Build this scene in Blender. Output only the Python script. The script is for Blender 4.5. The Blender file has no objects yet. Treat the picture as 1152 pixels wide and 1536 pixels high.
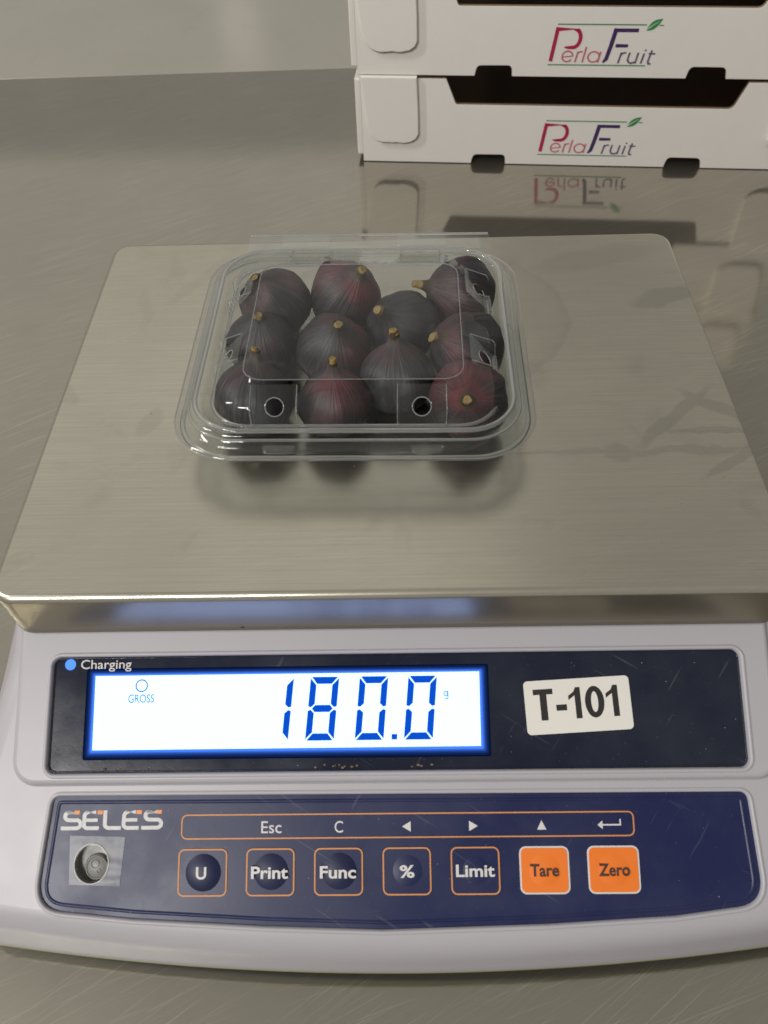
import bpy, bmesh, math, random
from mathutils import Vector, Matrix, noise
random.seed(7)
S = bpy.context.scene
COL = S.collection
R = math.radians

# ------------------------------------------------------------------ camera
cd = bpy.data.cameras.new('camera'); cam = bpy.data.objects.new('camera', cd); COL.objects.link(cam)
RX = Vector((0.99967, -0.00087, -0.02554)); DN = Vector((-0.01629, -0.7916, -0.61083)); FW = Vector((-0.01968, 0.61104, -0.79135))
cp = Vector((0.00274116, -0.14387018, 0.35490685))
m = Matrix.Identity(4)
for i in range(3):
    m[i][0] = RX[i]; m[i][1] = -DN[i]; m[i][2] = -FW[i]; m[i][3] = cp[i]
cam.matrix_world = m
cd.sensor_fit = 'VERTICAL'; cd.sensor_height = 36.0; cd.lens = 36.0 * 1154 / 1536
cd.clip_start = 0.01; cd.clip_end = 50
cd.dof.use_dof = True; cd.dof.focus_distance = 0.37; cd.dof.aperture_fstop = 18
S.camera = cam
S.render.resolution_x = 768; S.render.resolution_y = 1024

# ------------------------------------------------------------------ world, lamps, exposure
w = bpy.data.worlds.new('World'); S.world = w; w.use_nodes = True
bg = w.node_tree.nodes['Background']; bg.inputs[0].default_value = (1.0, 0.965, 0.885, 1); bg.inputs[1].default_value = 0.27

def area(name, loc, target, sx, sy, power, col=(1, 0.968, 0.92)):
    l = bpy.data.lights.new(name, 'AREA'); l.shape = 'RECTANGLE'; l.size = sx; l.size_y = sy; l.energy = power; l.color = col
    o = bpy.data.objects.new(name, l); COL.objects.link(o); o.location = loc
    o.rotation_euler = (Vector(target) - Vector(loc)).to_track_quat('-Z', 'Y').to_euler()
    return o
area('ceiling_lamp', (-1.08, -1.58, 1.78), (0, 0.1, 0.1), .9, 0.10, 33)
area('ceiling_lamp', (-1.9, -0.1, 1.75), (0, 0.1, 0.1), 0.10, 0.9, 20)
area('added_fill_panel', (-1.9, 3.35, 2.6), (-1.9, 3.35, 0), 4.8, 4.6, 15.2)  # added unseen soft fill, gives the steel its light-to-dark gradient
area('ceiling_lamp', (-1.25, 6.9, 2.2), (0, 0.6, 0.0), .3, 0.3, .16)
S.view_settings.view_transform = 'Standard'; S.view_settings.look = 'None'; S.view_settings.exposure = 0.16; S.view_settings.gamma = 1
S.cycles.transparent_max_bounces = 40; S.cycles.max_bounces = 14; S.cycles.glossy_bounces = 6
S.cycles.caustics_reflective = False; S.cycles.caustics_refractive = False
S.cycles.sample_clamp_indirect = 6
S.cycles.use_denoising = True

# ------------------------------------------------------------------ materials
class NT:
    def __init__(s, name):
        s.m = bpy.data.materials.new(name); s.m.use_nodes = True; s.t = s.m.node_tree; s.t.nodes.clear()
        s.out = s.n('ShaderNodeOutputMaterial')
    def n(s, typ, **kw):
        nd = s.t.nodes.new(typ)
        for k, v in kw.items():
            if k[0] == '_': setattr(nd, k[1:], v)
            else:
                key = int(k[1:]) if k[0] == 'i' and k[1:].isdigit() else k.replace('__', ' ')
                if hasattr(v, 'is_linked') or hasattr(v, 'links'): s.t.links.new(v, nd.inputs[key])
                else: nd.inputs[key].default_value = v
        return nd
    def link(s, a, b): s.t.links.new(a, b)
    def end(s, sock): s.t.links.new(sock, s.out.inputs[0]); return s.m
    def coords(s, scale=(1, 1, 1), kind='Object', rot=(0, 0, 0), loc=(0, 0, 0)):
        tc = s.n('ShaderNodeTexCoord'); mp = s.n('ShaderNodeMapping')
        mp.inputs['Scale'].default_value = scale; mp.inputs['Rotation'].default_value = rot; mp.inputs['Location'].default_value = loc
        if any(rot):
            m0 = s.n('ShaderNodeMapping'); m0.inputs['Rotation'].default_value = rot; mp.inputs['Rotation'].default_value = (0, 0, 0)
            s.link(tc.outputs[kind], m0.inputs[0]); s.link(m0.outputs[0], mp.inputs[0]); return mp.outputs[0]
        s.link(tc.outputs[kind], mp.inputs[0]); return mp.outputs[0]
    def noise(s, vec, scale, detail=3, rough=.5, dist=0):
        nd = s.n('ShaderNodeTexNoise', Scale=scale, Detail=detail, Roughness=rough, Distortion=dist); s.link(vec, nd.inputs['Vector']); return nd.outputs[0]
    def ramp(s, fac, stops):
        r = s.n('ShaderNodeValToRGB'); s.link(fac, r.inputs[0]); e = r.color_ramp.elements
        while len(e) < len(stops): e.new(0.5)
        for q, (p, c) in zip(e, stops):
            q.position = p; q.color = (c, c, c, 1) if not hasattr(c, '__len__') else (*c, 1)
        return r.outputs[0]
    def math(s, op, a, b=0.0, c=0.0):
        nd = s.n('ShaderNodeMath'); nd.operation = op
        for i, v in enumerate((a, b, c)):
            if hasattr(v, 'links'): s.link(v, nd.inputs[i])
            else: nd.inputs[i].default_value = v
        return nd.outputs[0]
    def mixc(s, fac, a, b, mode='MIX'):
        nd = s.n('ShaderNodeMix'); nd.data_type = 'RGBA'; nd.blend_type = mode
        for key, v in ((0, fac), (6, a), (7, b)):
            if hasattr(v, 'links'): s.link(v, nd.inputs[key])
            else: nd.inputs[key].default_value = v if key == 0 else (*v, 1)
        return nd.outputs[2]

def simple(name, col, rough=.5, var=.06, scale=60, metal=0, bump=0, coat=0, spec=.5, bscale=800, rv=.06):
    t = NT(name); v = t.coords()
    nz = t.noise(v, scale, 4, .6)
    c = t.mixc(nz, tuple(x * (1 - var) for x in col), tuple(min(1, x * (1 + var)) for x in col))
    rr = t.ramp(t.noise(v, scale * 2.3, 3), [(0.3, max(.02, rough - rv)), (.7, min(1, rough + rv))])
    b = t.n('ShaderNodeBsdfPrincipled', Base__Color=c, Roughness=rr, Metallic=metal, Coat__Weight=coat, Specular__IOR__Level=spec)
    if bump:
        bp = t.n('ShaderNodeBump', Strength=bump, Distance=.0004, Height=t.noise(v, bscale, 3)); t.link(bp.outputs[0], b.inputs['Normal'])
    return t.end(b.outputs[0])

def emit(name, col, strength):
    t = NT(name); return t.end(t.n('ShaderNodeEmission', Color=(*col, 1), Strength=strength).outputs[0])

def steel(name, base, r1, r2, mix, brush=(14, 900, 900), scratch=0, smudge=0.25, blobs=(), bc0=.90, bmp=.10):
    t = NT(name); v = t.coords(brush); vi = t.coords((1, 1, 1))
    br = t.noise(v, 1.0, 5, .65)
    big = t.noise(vi, 9, 4, .55, .3); mid = t.noise(vi, 38, 5, .6, .6)
    c = t.mixc(br, tuple(x * bc0 for x in base), tuple(min(1, x * (2 - bc0)) for x in base))
    c = t.mixc(t.ramp(big, [(.35, 0), (.7, smudge)]), c, tuple(x * .80 for x in base))
    sm = t.ramp(mid, [(.56, 0), (.68, 1)])
    c = t.mixc(t.math('MULTIPLY', sm, smudge * .5), c, tuple(x * .72 for x in base))
    add = None
    for (bx, by, rx, ry, ang, amt) in blobs:      # dried smears and one darker ring, each at its own place on the steel
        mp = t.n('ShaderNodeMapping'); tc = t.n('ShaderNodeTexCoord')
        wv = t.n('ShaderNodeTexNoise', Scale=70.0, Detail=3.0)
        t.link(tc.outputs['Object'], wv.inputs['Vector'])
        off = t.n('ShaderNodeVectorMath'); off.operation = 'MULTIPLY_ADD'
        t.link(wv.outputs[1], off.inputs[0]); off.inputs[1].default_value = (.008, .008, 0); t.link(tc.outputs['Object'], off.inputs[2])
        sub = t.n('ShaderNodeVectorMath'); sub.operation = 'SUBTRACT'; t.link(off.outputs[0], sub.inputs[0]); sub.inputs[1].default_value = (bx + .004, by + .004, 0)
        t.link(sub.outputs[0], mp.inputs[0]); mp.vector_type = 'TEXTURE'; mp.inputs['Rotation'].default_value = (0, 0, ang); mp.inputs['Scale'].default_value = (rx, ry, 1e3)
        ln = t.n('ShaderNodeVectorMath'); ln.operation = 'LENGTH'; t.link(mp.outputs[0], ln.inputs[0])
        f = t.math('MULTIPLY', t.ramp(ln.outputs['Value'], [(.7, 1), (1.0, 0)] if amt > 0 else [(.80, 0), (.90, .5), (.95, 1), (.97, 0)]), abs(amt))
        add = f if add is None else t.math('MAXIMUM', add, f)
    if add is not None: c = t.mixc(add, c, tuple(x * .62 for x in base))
    if scratch:
        for k, (ang, sc) in enumerate(((-.45, 34), (-.60, 23), (-.30, 27))):
            vs = t.coords((sc * .5, sc * 70, 1), rot=(0, 0, ang), loc=(k * 3.1, 0, 0))
            s_ = t.ramp(t.noise(vs, 1.0, 2, .4), [(.645, 0), (.70, 1)])
            c = t.mixc(t.math('MULTIPLY', s_, scratch), c, tuple(min(1, x * 1.8) for x in base))
    bp = t.n('ShaderNodeBump', Strength=bmp, Distance=.0003, Height=br)
    ra = t.math('ADD', t.math('MULTIPLY', mid, .05), r1 - .025); rb = t.math('ADD', t.math('MULTIPLY', big, .12), r2 - .06)
    A = t.n('ShaderNodeBsdfPrincipled', Base__Color=c, Metallic=1.0, Roughness=ra); t.link(bp.outputs[0], A.inputs['Normal'])
    B = t.n('ShaderNodeBsdfPrincipled', Base__Color=c, Metallic=.72, Roughness=rb, Anisotropic=.5); t.link(bp.outputs[0], B.inputs['Normal'])
    mx = t.n('ShaderNodeMixShader', i0=mix); t.link(A.outputs[0], mx.inputs[1]); t.link(B.outputs[0], mx.inputs[2])
    return t.end(mx.outputs[0])

SB = (.62, .565, .455)
M_table = steel('brushed_steel_table', (.435, .41, .348), .06, .40, .32, bc0=.965, bmp=.03, brush=(50, 2200, 2200), scratch=.36)
M_table2 = steel('brushed_steel_far', (.70, .665, .59), .16, .45, .6, bc0=.97, bmp=.03, brush=(50, 2200, 2200))
M_pan = steel('brushed_steel_pan', (.63, .595, .50), .24, .42, .11, brush=(16, 1100, 1100), smudge=.6, bc0=.78, scratch=.06, blobs=[(.012, .106, .076, .060, 0, -.26),  # first entry is the faint darker ring
    (.133, .117, .020, .007, .35, .40), (.105, .150, .040, .010, .25, .22), (.119, .036, .030, .0035, .75, .38), (.135, .027, .025, .0022, 0, .40),
    (.118, .0165, .030, .0028, .05, .35), (.140, .040, .022, .0035, -.6, .38), (.138, .012, .022, .003, .6, .36),
    (.092, .0165, .007, .005, 0, .32), (.070, .0165, .030, .0018, .02, .30), (-.104, .038, .011, .005, 1.2, .25), (-.095, .14, .03, .004, 1.0, .14), (-.064, .062, .004, .011, .1, .3), (-.12, .115, .004, .02, .2, .12)])
M_lip = steel('brushed_steel_lip', (.30, .27, .20), .33, .45, .4, brush=(30, 2000, 2000), smudge=.4)  # same sheet as the pan, its dark reflection put into the base colour
M_house = simple('light_grey_plastic', (.405, .39, .42), .38, .02, 40, rv=.012, bump=.05, bscale=2500)
M_base = simple('grey_plastic_base', (.42, .40, .40), .5)
M_rim = simple('yellowed_edge', (.40, .42, .17), .4, .35, 30)
def panel_mat(name, col, rough, haze):
    t = NT(name); v = t.coords()
    dust = t.ramp(t.noise(v, 900, 2, .5), [(.70, 0), (.78, 1)])
    big = t.ramp(t.noise(v, 30, 4, .6), [(.4, 0), (.75, 1)])
    fac = t.math('ADD', t.math('MULTIPLY', dust, haze), t.math('MULTIPLY', big, haze * .35))
    for k, (ang, sc) in enumerate(((.5, 40), (2.2, 33))):
        vs = t.coords((sc * .2, sc * 16, sc * 3), rot=(0, 0, ang))
        s_ = t.ramp(t.noise(vs, 1.0, 2, .4), [(.72, 0), (.76, 1)]); fac = t.math('ADD', fac, t.math('MULTIPLY', s_, haze * .8))
    c = t.mixc(fac, col, (.30, .31, .36))
    b = t.n('ShaderNodeBsdfPrincipled', Base__Color=c, Roughness=t.math('ADD', t.math('MULTIPLY', big, .12), rough), Specular__IOR__Level=.35)
    bp = t.n('ShaderNodeBump', Strength=.025, Distance=.0004, Height=t.noise(v, 700, 3)); t.link(bp.outputs[0], b.inputs['Normal'])
    return t.end(b.outputs[0])
M_disp = panel_mat('display_window_dark', (.008, .011, .026), .16, .12)
M_key = panel_mat('keypad_navy', (.010, .015, .066), .34, .13)
M_dome = panel_mat('key_dome_navy', (.007, .011, .050), .42, .08)
M_orange = simple('key_orange', (.80, .185, .016), .45, .04)
M_line = simple('orange_line', (.60, .25, .08), .5, .1)
M_pale = simple('pale_print', (.62, .60, .60), .5, .08, 300)
M_kdark = simple('dark_print', (.05, .025, .02), .5)
M_slog = simple('silver_print', (.55, .54, .54), .45, .06, 300)
M_olog = simple('orange_print', (.75, .28, .08), .5)
M_sticker = simple('sticker_paper', (.72, .69, .65), .5, .03)
M_black = simple('black_ink', (.012, .011, .010), .6)
M_lcd = emit('lcd_backlight', (.305, .44, 1.0), 2.9)
M_glow = emit('lcd_halo_emit', (.035, .13, 1.0), .85)
M_glow2 = emit('lcd_halo_dim', (.010, .045, .40), .55)
M_seg = emit('lcd_segment_blue', (.003, .075, .56), 1.0)
M_fine = emit('lcd_fine_print', (.03, .13, .34), 1.0)
M_glow3 = emit('lcd_halo_faint', (.005, .017, .11), .5)
M_led = emit('charging_led', (.10, .30, 1.0), 1.15)
M_dark = simple('dark_gap', (.015, .014, .013), .6)
def cardboard_mat():
    t = NT('white_cardboard'); v = t.coords()
    fl = t.noise(t.coords((1, 1, 420)), 2, 2)
    c = t.mixc(t.noise(v, 60, 5, .6), (.78, .745, .695), (.83, .795, .745))
    b = t.n('ShaderNodeBsdfPrincipled', Base__Color=c, Roughness=.55, Specular__IOR__Level=.3)
    bp = t.n('ShaderNodeBump', Strength=.07, Distance=.0006, Height=fl); t.link(bp.outputs[0], b.inputs['Normal'])
    return t.end(b.outputs[0])
M_card = cardboard_mat()
M_kraft = simple('brown_cardboard_core', (.19, .125, .075), .8, .2, 200)
M_crim = simple('crimson_print', (.42, .012, .075), .5)
M_pink = simple('rose_print', (.55, .13, .17), .5)
M_purp = simple('purple_print', (.050, .018, .105), .5)
M_grey = simple('slate_print', (.13, .08, .16), .5)
M_green = simple('green_print', (.03, .22, .075), .5)
M_leaf = simple('leaf_green_print', (.03, .26, .07), .5, .3, 120)
def film_mat(name, tint, rough, k, hz0=.004, hz1=.07):
    t = NT(name)
    geo = t.n('ShaderNodeNewGeometry')           # a thin sheet reflects alike from both of its sides
    fr = t.n('ShaderNodeFresnel', IOR=t.math('MULTIPLY_ADD', geo.outputs['Backfacing'], 1 / 1.5 - 1.5, 1.5))
    v = t.coords()
    bp = t.n('ShaderNodeBump', Strength=.12, Distance=.001, Height=t.noise(v, 130, 2, .5)); t.link(bp.outputs[0], fr.inputs['Normal'])
    f = t.math('MINIMUM', t.math('MULTIPLY', fr.outputs[0], k), 1.0)
    tr = t.n('ShaderNodeBsdfTransparent', Color=(*tint, 1))
    gl = t.n('ShaderNodeBsdfGlossy', Color=(1, 1, 1, 1), Roughness=rough); t.link(bp.outputs[0], gl.inputs['Normal'])
    mx = t.n('ShaderNodeMixShader', i0=f, i1=tr.outputs[0], i2=gl.outputs[0])
    hz = t.ramp(t.noise(v, 55, 3, .6), [(.60, hz0), (.80, hz1)])
    df = t.n('ShaderNodeBsdfDiffuse', Color=(.8, .82, .82, 1))
    m2 = t.n('ShaderNodeMixShader', i0=hz, i1=mx.outputs[0], i2=df.outputs[0])
    return t.end(m2.outputs[0])
M_film = film_mat('clear_plastic', (.955, .965, .962), .05, .85, .002, .05)
M_edge = film_mat('clear_plastic_edge', (.86, .90, .89), .10, 2.5)
M_foil = film_mat('clear_tape', (.72, .73, .76), .30, .55, .03, .05)
def glass_mat(name, col, ior, tw=.88):
    t = NT(name); return t.end(t.n('ShaderNodeBsdfPrincipled', Base__Color=(*col, 1), Roughness=.03, IOR=ior, Transmission__Weight=tw).outputs[0])
M_glass = glass_mat('clear_plastic_bead', (.93, .95, .945), 1.45)
M_cut = glass_mat('cut_plastic_edge', (.85, .87, .87), 1.45, .78)
M_tray = film_mat('clear_plastic_tray', (.86, .876, .87), .06, .75, .002, .04)
def fig_mat(i, red):
    t = NT('fig_skin'); v = t.coords(loc=(i * 1.7, i * .9, 0)); g = t.n('ShaderNodeTexCoord')
    z = t.n('ShaderNodeSeparateXYZ'); t.link(g.outputs['Object'], z.inputs[0])
    up = t.math('ADD', t.math('MULTIPLY', z.outputs[2], 30.0), t.math('MULTIPLY', t.noise(v, 90, 3), .9))
    pat = t.ramp(t.noise(v, 48, 2, .5), [(.45, .06), (.62, 1)])
    redm = t.math('MULTIPLY', t.math('MULTIPLY', t.ramp(up, [(.25, 0), (.85, 1)]), pat), red)
    c = t.mixc(t.noise(v, 120, 4, .6), (.008, .0083, .0098), (.021, .0205, .0228))
    c = t.mixc(redm, c, (.125, .026, .029))
    c = t.mixc(t.ramp(t.math('MULTIPLY', z.outputs[2], 60.0), [(.86, 0), (.96, .8)]), c, (.055, .040, .024))
    at = t.math('ARCTAN2', z.outputs[1], z.outputs[0])
    cmb = t.n('ShaderNodeCombineXYZ', X=t.math('MULTIPLY', at, 7.0), Y=t.math('MULTIPLY', z.outputs[2], 25.0), Z=float(i))
    st = t.ramp(t.noise(cmb.outputs[0], 1.5, 5, .7, .5), [(.50, 0), (.64, 1)])
    c = t.mixc(t.math('MULTIPLY', st, t.ramp(t.noise(v, 75, 3), [(.40, .04), (.66, .5)])), c, (.105, .10, .105))
    bl = t.ramp(t.noise(v, 60, 4, .6), [(.45, 0), (.75, .42)])
    c = t.mixc(bl, c, (.070, .077, .090))
    b = t.n('ShaderNodeBsdfPrincipled', Base__Color=c, Roughness=.46, Specular__IOR__Level=.4)
    bp = t.n('ShaderNodeBump', Strength=.6, Distance=.0008, Height=t.noise(cmb.outputs[0], 2.2, 4)); t.link(bp.outputs[0], b.inputs['Normal'])
    return t.end(b.outputs[0])
M_stem = simple('fig_stem_yellow', (.21, .145, .045), .65, .55, 420)
M_neck = simple('fig_neck_brown', (.13, .075, .06), .6, .4, 300)

# ------------------------------------------------------------------ helpers
def org(o):
    p = Vector((0, 0, 0))
    while o is not None: p += o.location; o = o.parent
    return p
def obj(name, verts, faces, mat, parent=None, smooth=False, local=False):
    me = bpy.data.meshes.new(name)
    off = Vector((0, 0, 0)) if (local or parent is None) else org(parent)
    me.from_pydata([tuple(Vector(v) - off) for v in verts], [], faces)
    for q in (mat if isinstance(mat, (list, tuple)) else [mat]): me.materials.append(q)
    bm = bmesh.new(); bm.from_mesh(me); bmesh.ops.recalc_face_normals(bm, faces=bm.faces); bm.to_mesh(me); bm.free()
    if smooth:
        for p in me.polygons: p.use_smooth = True
    o = bpy.data.objects.new(name, me); COL.objects.link(o)
    if parent: o.parent = parent
    return o
def empty(name, loc, label, cat, group=None):
    o = bpy.data.objects.new(name, None); o.empty_display_size = .02; COL.objects.link(o); o.location = loc
    o['label'] = label; o['category'] = cat
    if group: o['group'] = group
    return o
def loft(rings, cap0=False, cap1=False):
    n = len(rings[0]); V = [p for r in rings for p in r]; Fs = []
    for k in range(len(rings) - 1):
        for i in range(n):
            j = (i + 1) % n
            Fs.append((k * n + i, k * n + j, (k + 1) * n + j, (k + 1) * n + i))
    if cap0: Fs.append(tuple(range(n))[::-1])
    if cap1: Fs.append(tuple(range((len(rings) - 1) * n, len(rings) * n)))
    return V, Fs
def rrect(x0, y0, x1, y1, r, n=6):
    if not hasattr(r, '__len__'): r = (r,) * 4
    out = []
    for (cx, cy, a, q) in ((x1 - r[0], y0 + r[0], -90, r[0]), (x1 - r[1], y1 - r[1], 0, r[1]), (x0 + r[2], y1 - r[2], 90, r[2]), (x0 + r[3], y0 + r[3], 180, r[3])):
        for k in range(n + 1):
            t = R(a + 90 * k / n); out.append((cx + q * math.cos(t), cy + q * math.sin(t)))
    return out
def rpoly(pts, rad, n=6):          # polygon with rounded corners
    out = []; N = len(pts)
    for i, p in enumerate(pts):
        r = rad[i] if hasattr(rad, '__len__') else rad
        p = Vector(p); a = (Vector(pts[i - 1]) - p); b = (Vector(pts[(i + 1) % N]) - p)
        if r <= 0: out.append(tuple(p)); continue
        d = min(r, a.length * .45, b.length * .45); A = p + a.normalized() * d; B = p + b.normalized() * d
        for k in range(n + 1):
            t = k / n; out.append(tuple(A * (1 - t) ** 2 + p * 2 * t * (1 - t) + B * t * t))
    return out
def circ(cx, cy, r, n=24, ry=None): return [(cx + r * math.cos(2 * math.pi * k / n), cy + (ry or r) * math.sin(2 * math.pi * k / n)) for k in range(n)]
def plate(name, loops, frame, mat, parent, z0, z1, bevel=0, res=2, smooth=False):
    """flat piece with holes, between heights z0 and z1 of a frame"""
    c = bpy.data.curves.new('c', 'CURVE'); c.dimensions = '2D'; c.fill_mode = 'BOTH'
    c.extrude = max(1e-6, (z1 - z0) / 2 - bevel) * 1000; c.bevel_depth = bevel * 1000; c.bevel_resolution = res; c.offset = -bevel * 1000
    for L in loops:
        s = c.splines.new('POLY'); s.points.add(len(L) - 1); s.use_cyclic_u = True
        for p, q in zip(s.points, L): p.co = (q[0] * 1000, q[1] * 1000, 0, 1)
    o = bpy.data.objects.new('c', c); me = bpy.data.meshes.new_from_object(o)
    mid = (z0 + z1) / 2
    V = [frame(v.co.x / 1000, v.co.y / 1000, v.co.z / 1000 + mid) for v in me.vertices]; Fs = [tuple(p.vertices) for p in me.polygons]
    bpy.data.objects.remove(o); bpy.data.curves.remove(c); bpy.data.meshes.remove(me)
    r = obj(name, V, Fs, mat, parent, smooth)
    return r
def weld(o, d=1e-6):
    bm = bmesh.new(); bm.from_mesh(o.data); bmesh.ops.remove_doubles(bm, verts=bm.verts, dist=d); bmesh.ops.recalc_face_normals(bm, faces=bm.faces); bm.to_mesh(o.data); bm.free()
def text(name, body, frame, box, zz, mat, parent, bold=0.0, shear=0.0, rot=0.0, th=.00006):
    """lettering fitted into box (x0, y0, x1, y1) of a frame"""
    c = bpy.data.curves.new('t', 'FONT'); c.body = body; c.offset = bold; c.shear = shear; c.extrude = .0; c.resolution_u = 4
    o = bpy.data.objects.new('t', c); me = bpy.data.meshes.new_from_object(o)
    xs = [v.co.x for v in me.vertices]; ys = [v.co.y for v in me.vertices]
    x0, y0, x1, y1 = box; sx = (x1 - x0) / (max(xs) - min(xs)); sy = (y1 - y0) / (max(ys) - min(ys))
    cx, cy = (x0 + x1) / 2, (y0 + y1) / 2; ca, sa = math.cos(rot), math.sin(rot); V = []
    for v in me.vertices:
        a = x0 + (v.co.x - min(xs)) * sx - cx; b = y0 + (v.co.y - min(ys)) * sy - cy
        V.append(frame(cx + a * ca - b * sa, cy + a * sa + b * ca, zz))
    Fs = [tuple(p.vertices) for p in me.polygons]
    bpy.data.objects.remove(o); bpy.data.curves.remove(c); bpy.data.meshes.remove(me)
    return obj(name, V, Fs, mat, parent)
def stroke(pts, wd, ends=None):
    """outline polygon of a thick line"""
    P = [Vector(p) for p in pts]; L = []; Rr = []
    for i, p in enumerate(P):
        if i == 0: d = P[1] - P[0]
        elif i == len(P) - 1: d = P[-1] - P[-2]
        else:
            d = (P[i] - P[i - 1]).normalized() + (P[i + 1] - P[i]).normalized()
        d.normalize(); nn = Vector((-d.y, d.x)); k = 1.0
        if 0 < i < len(P) - 1:
            e = (P[i] - P[i - 1]).normalized(); k = 1 / max(.5, abs(Vector((-e.y, e.x)).dot(nn)))
        wv = wd[i] if hasattr(wd, '__len__') else wd
        L.append(p + nn * wv * .5 * k); Rr.append(p - nn * wv * .5 * k)
    return L, Rr
def strokes(name, lines, mp, zz, frame, mat, parent):
    V = []; Fs = []
    for k, (pts, wd) in enumerate(lines):
        L, Rr = stroke(pts, wd); b = len(V); n = len(L)
        for p in L + Rr: V.append(frame(*mp(p.x, p.y), zz + k * 4e-6))
        for i in range(n - 1): Fs.append((b + i, b + i + 1, b + n + i + 1, b + n + i))
    return obj(name, V, Fs, mat, parent)
def polys(name, loops, mp, zz, frame, mat, parent):
    V = []; Fs = []
    for L in loops:
        b = len(V); V += [frame(*mp(*p), zz) for p in L]; Fs.append(tuple(range(b, len(V))))
    return obj(name, V, Fs, mat, parent)
def arc(cx, cy, rx, ry, a0, a1, n=12): return [(cx + rx * math.cos(R(a0 + (a1 - a0) * k / n)), cy + ry * math.sin(R(a0 + (a1 - a0) * k / n))) for k in range(n + 1)]
def tube(name, pts, r, mat, parent, closed=True, n=5):
    V = []; Fs = []; N = len(pts); Q = [Vector(p) for p in pts]
    for i in range(N):
        t = (Q[(i + 1) % N] - Q[i - 1]) if closed else (Q[min(i + 1, N - 1)] - Q[max(i - 1, 0)])
        t.normalize(); a = t.cross(Vector((0, 0, 1)))
        if a.length < 1e-4: a = Vector((1, 0, 0))
        a.normalize(); b = t.cross(a)
        for k in range(n): q = 2 * math.pi * k / n; V.append(tuple(Q[i] + a * r * math.cos(q) + b * r * math.sin(q)))
    for i in range(N if closed else N - 1):
        for k in range(n):
            j = (i + 1) % N; l = (k + 1) % n; Fs.append((i * n + k, i * n + l, j * n + l, j * n + k))
    return obj(name, V, Fs, mat, parent, True)
ident = lambda x, y: (x, y)

# ------------------------------------------------------------------ tables
def table(name, x0, y0, x1, y1, rz, loc, mat, label):
    t = empty(name, loc, label, 'table')
    c, s = math.cos(rz), math.sin(rz)
    fr = lambda x, y, z: (loc[0] + x * c - y * s, loc[1] + x * s + y * c, loc[2] + z)
    plate('table_top', [rrect(x0, y0, x1, y1, .004)], fr, mat, t, -.04, 0, .0003)
    for lx in (x0 + .08, x1 - .08):
        for ly in (y0 + .08, y1 - .08):
            V, Fs = loft([[(lx + loc[0] + .02 * math.cos(a * math.pi / 6), ly + loc[1] + .02 * math.sin(a * math.pi / 6), z) for a in range(12)] for z in (-.042, -.9)], True, True)
            obj('leg', V, Fs, M_table2, t)
    return t
table('steel_table', -.95, -1.0, .95, 0, R(.62), (.0, .7225, 0), M_table, 'scratched brushed steel table the digital scale and white fruit boxes stand on')
table('steel_table', -.95, .0004, .95, .8, R(.62), (.0, .7225, 0), M_table2, 'paler steel table abutting the far edge of the scratched table')

# ------------------------------------------------------------------ weighing scale
Z = .12
T = R(27); CT, ST = math.cos(T), math.sin(T)
def F(u, v, h=0.0): return (u, -.003 + v * CT - h * ST, .0905 + v * ST + h * CT)   # sloping face of the housing
def flat(x, y, h=0.0): return (x, y, h)
scale = empty('digital_scale', (0, .05, 0), 'light grey digital weighing scale with steel platform and lit blue display', 'scale')

# platform: pressed steel pan with rounded edge and folded lip
W2, D = .147, .222
def ring(inset, z, r): return [(x, y, z) for x, y in rrect(-W2 + inset, inset, W2 - inset, D - inset, max(.001, r - inset), 6)]
rr_ = .009; b_ = .0028; rg = [ring(.0016, .0962, .0106), ring(.0, .0962, rr_), ring(.0, .1, rr_)]
for k in range(7):
    a = R(90 * k / 6); rg.append(ring(b_ * (1 - math.cos(a)), Z - b_ + b_ * math.sin(a), rr_ + .0))
V, Fs = loft(rg); n = len(rg[0]); N = len(V)
V += [(x, y, Z) for x, y in rrect(-W2 + .006, .006, W2 - .006, D - .006, .005, 6)]
for i in range(n): j = (i + 1) % n; Fs.append((N - n + i, N - n + j, N + j, N + i))
Fs.append(tuple(range(N, N + n)))
V2, F2 = loft([ring(.0016, .0962, .0106), ring(.0016, .1165, .0106)], False, True); b0 = len(V)
Fs += [tuple(q + b0 for q in f) for f in F2]; V += V2
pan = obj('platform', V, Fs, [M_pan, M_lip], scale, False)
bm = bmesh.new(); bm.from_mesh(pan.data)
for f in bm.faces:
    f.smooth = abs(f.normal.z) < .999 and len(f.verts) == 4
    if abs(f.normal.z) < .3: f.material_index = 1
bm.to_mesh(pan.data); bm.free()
# little dirt marks on the lip
for (x, z, s) in ((-.0575, .0985, .0012), (-.106, .108, .0004), (.02, .111, .0003)):
    V = [(x + s * random.uniform(.5, 1) * math.cos(k * .9), -.00012, z + s * .7 * random.uniform(.4, 1) * math.sin(k * .9)) for k in range(7)]
    obj('dirt_fleck', V, [tuple(range(7))], M_black, scale)

# lower housing
def outline(hw, yf, bow, yb, rc):
    out = []; nx = 48
    fy = lambda x: yf + bow * (x / .158) ** 2
    for k in range(nx + 1):
        x = -(hw - rc) + 2 * (hw - rc) * k / nx; out.append((x, fy(x)))
    cy = fy(hw - rc) + rc
    for k in range(1, 9): a = R(-90 + 90 * k / 8); out.append((hw - rc + rc * math.cos(a), cy + rc * math.sin(a)))
    for k in range(1, 13): out.append((hw, cy + (yb - cy) * k / 12))
    for k in range(1, 20): out.append((hw - 2 * hw * k / 20, yb))
    for k in range(12, 0, -1): out.append((-hw, cy + (yb - cy) * k / 12))
    for k in range(8, 0, -1): a = R(-90 + 90 * k / 8); out.append((-(hw - rc) - rc * math.cos(a), cy + rc * math.sin(a)))
    return out
YB = .012
zf = lambda y: .0905 + (y + .003) / CT * ST
bot = outline(.185, -.1045, .0105, YB, .026)
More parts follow.
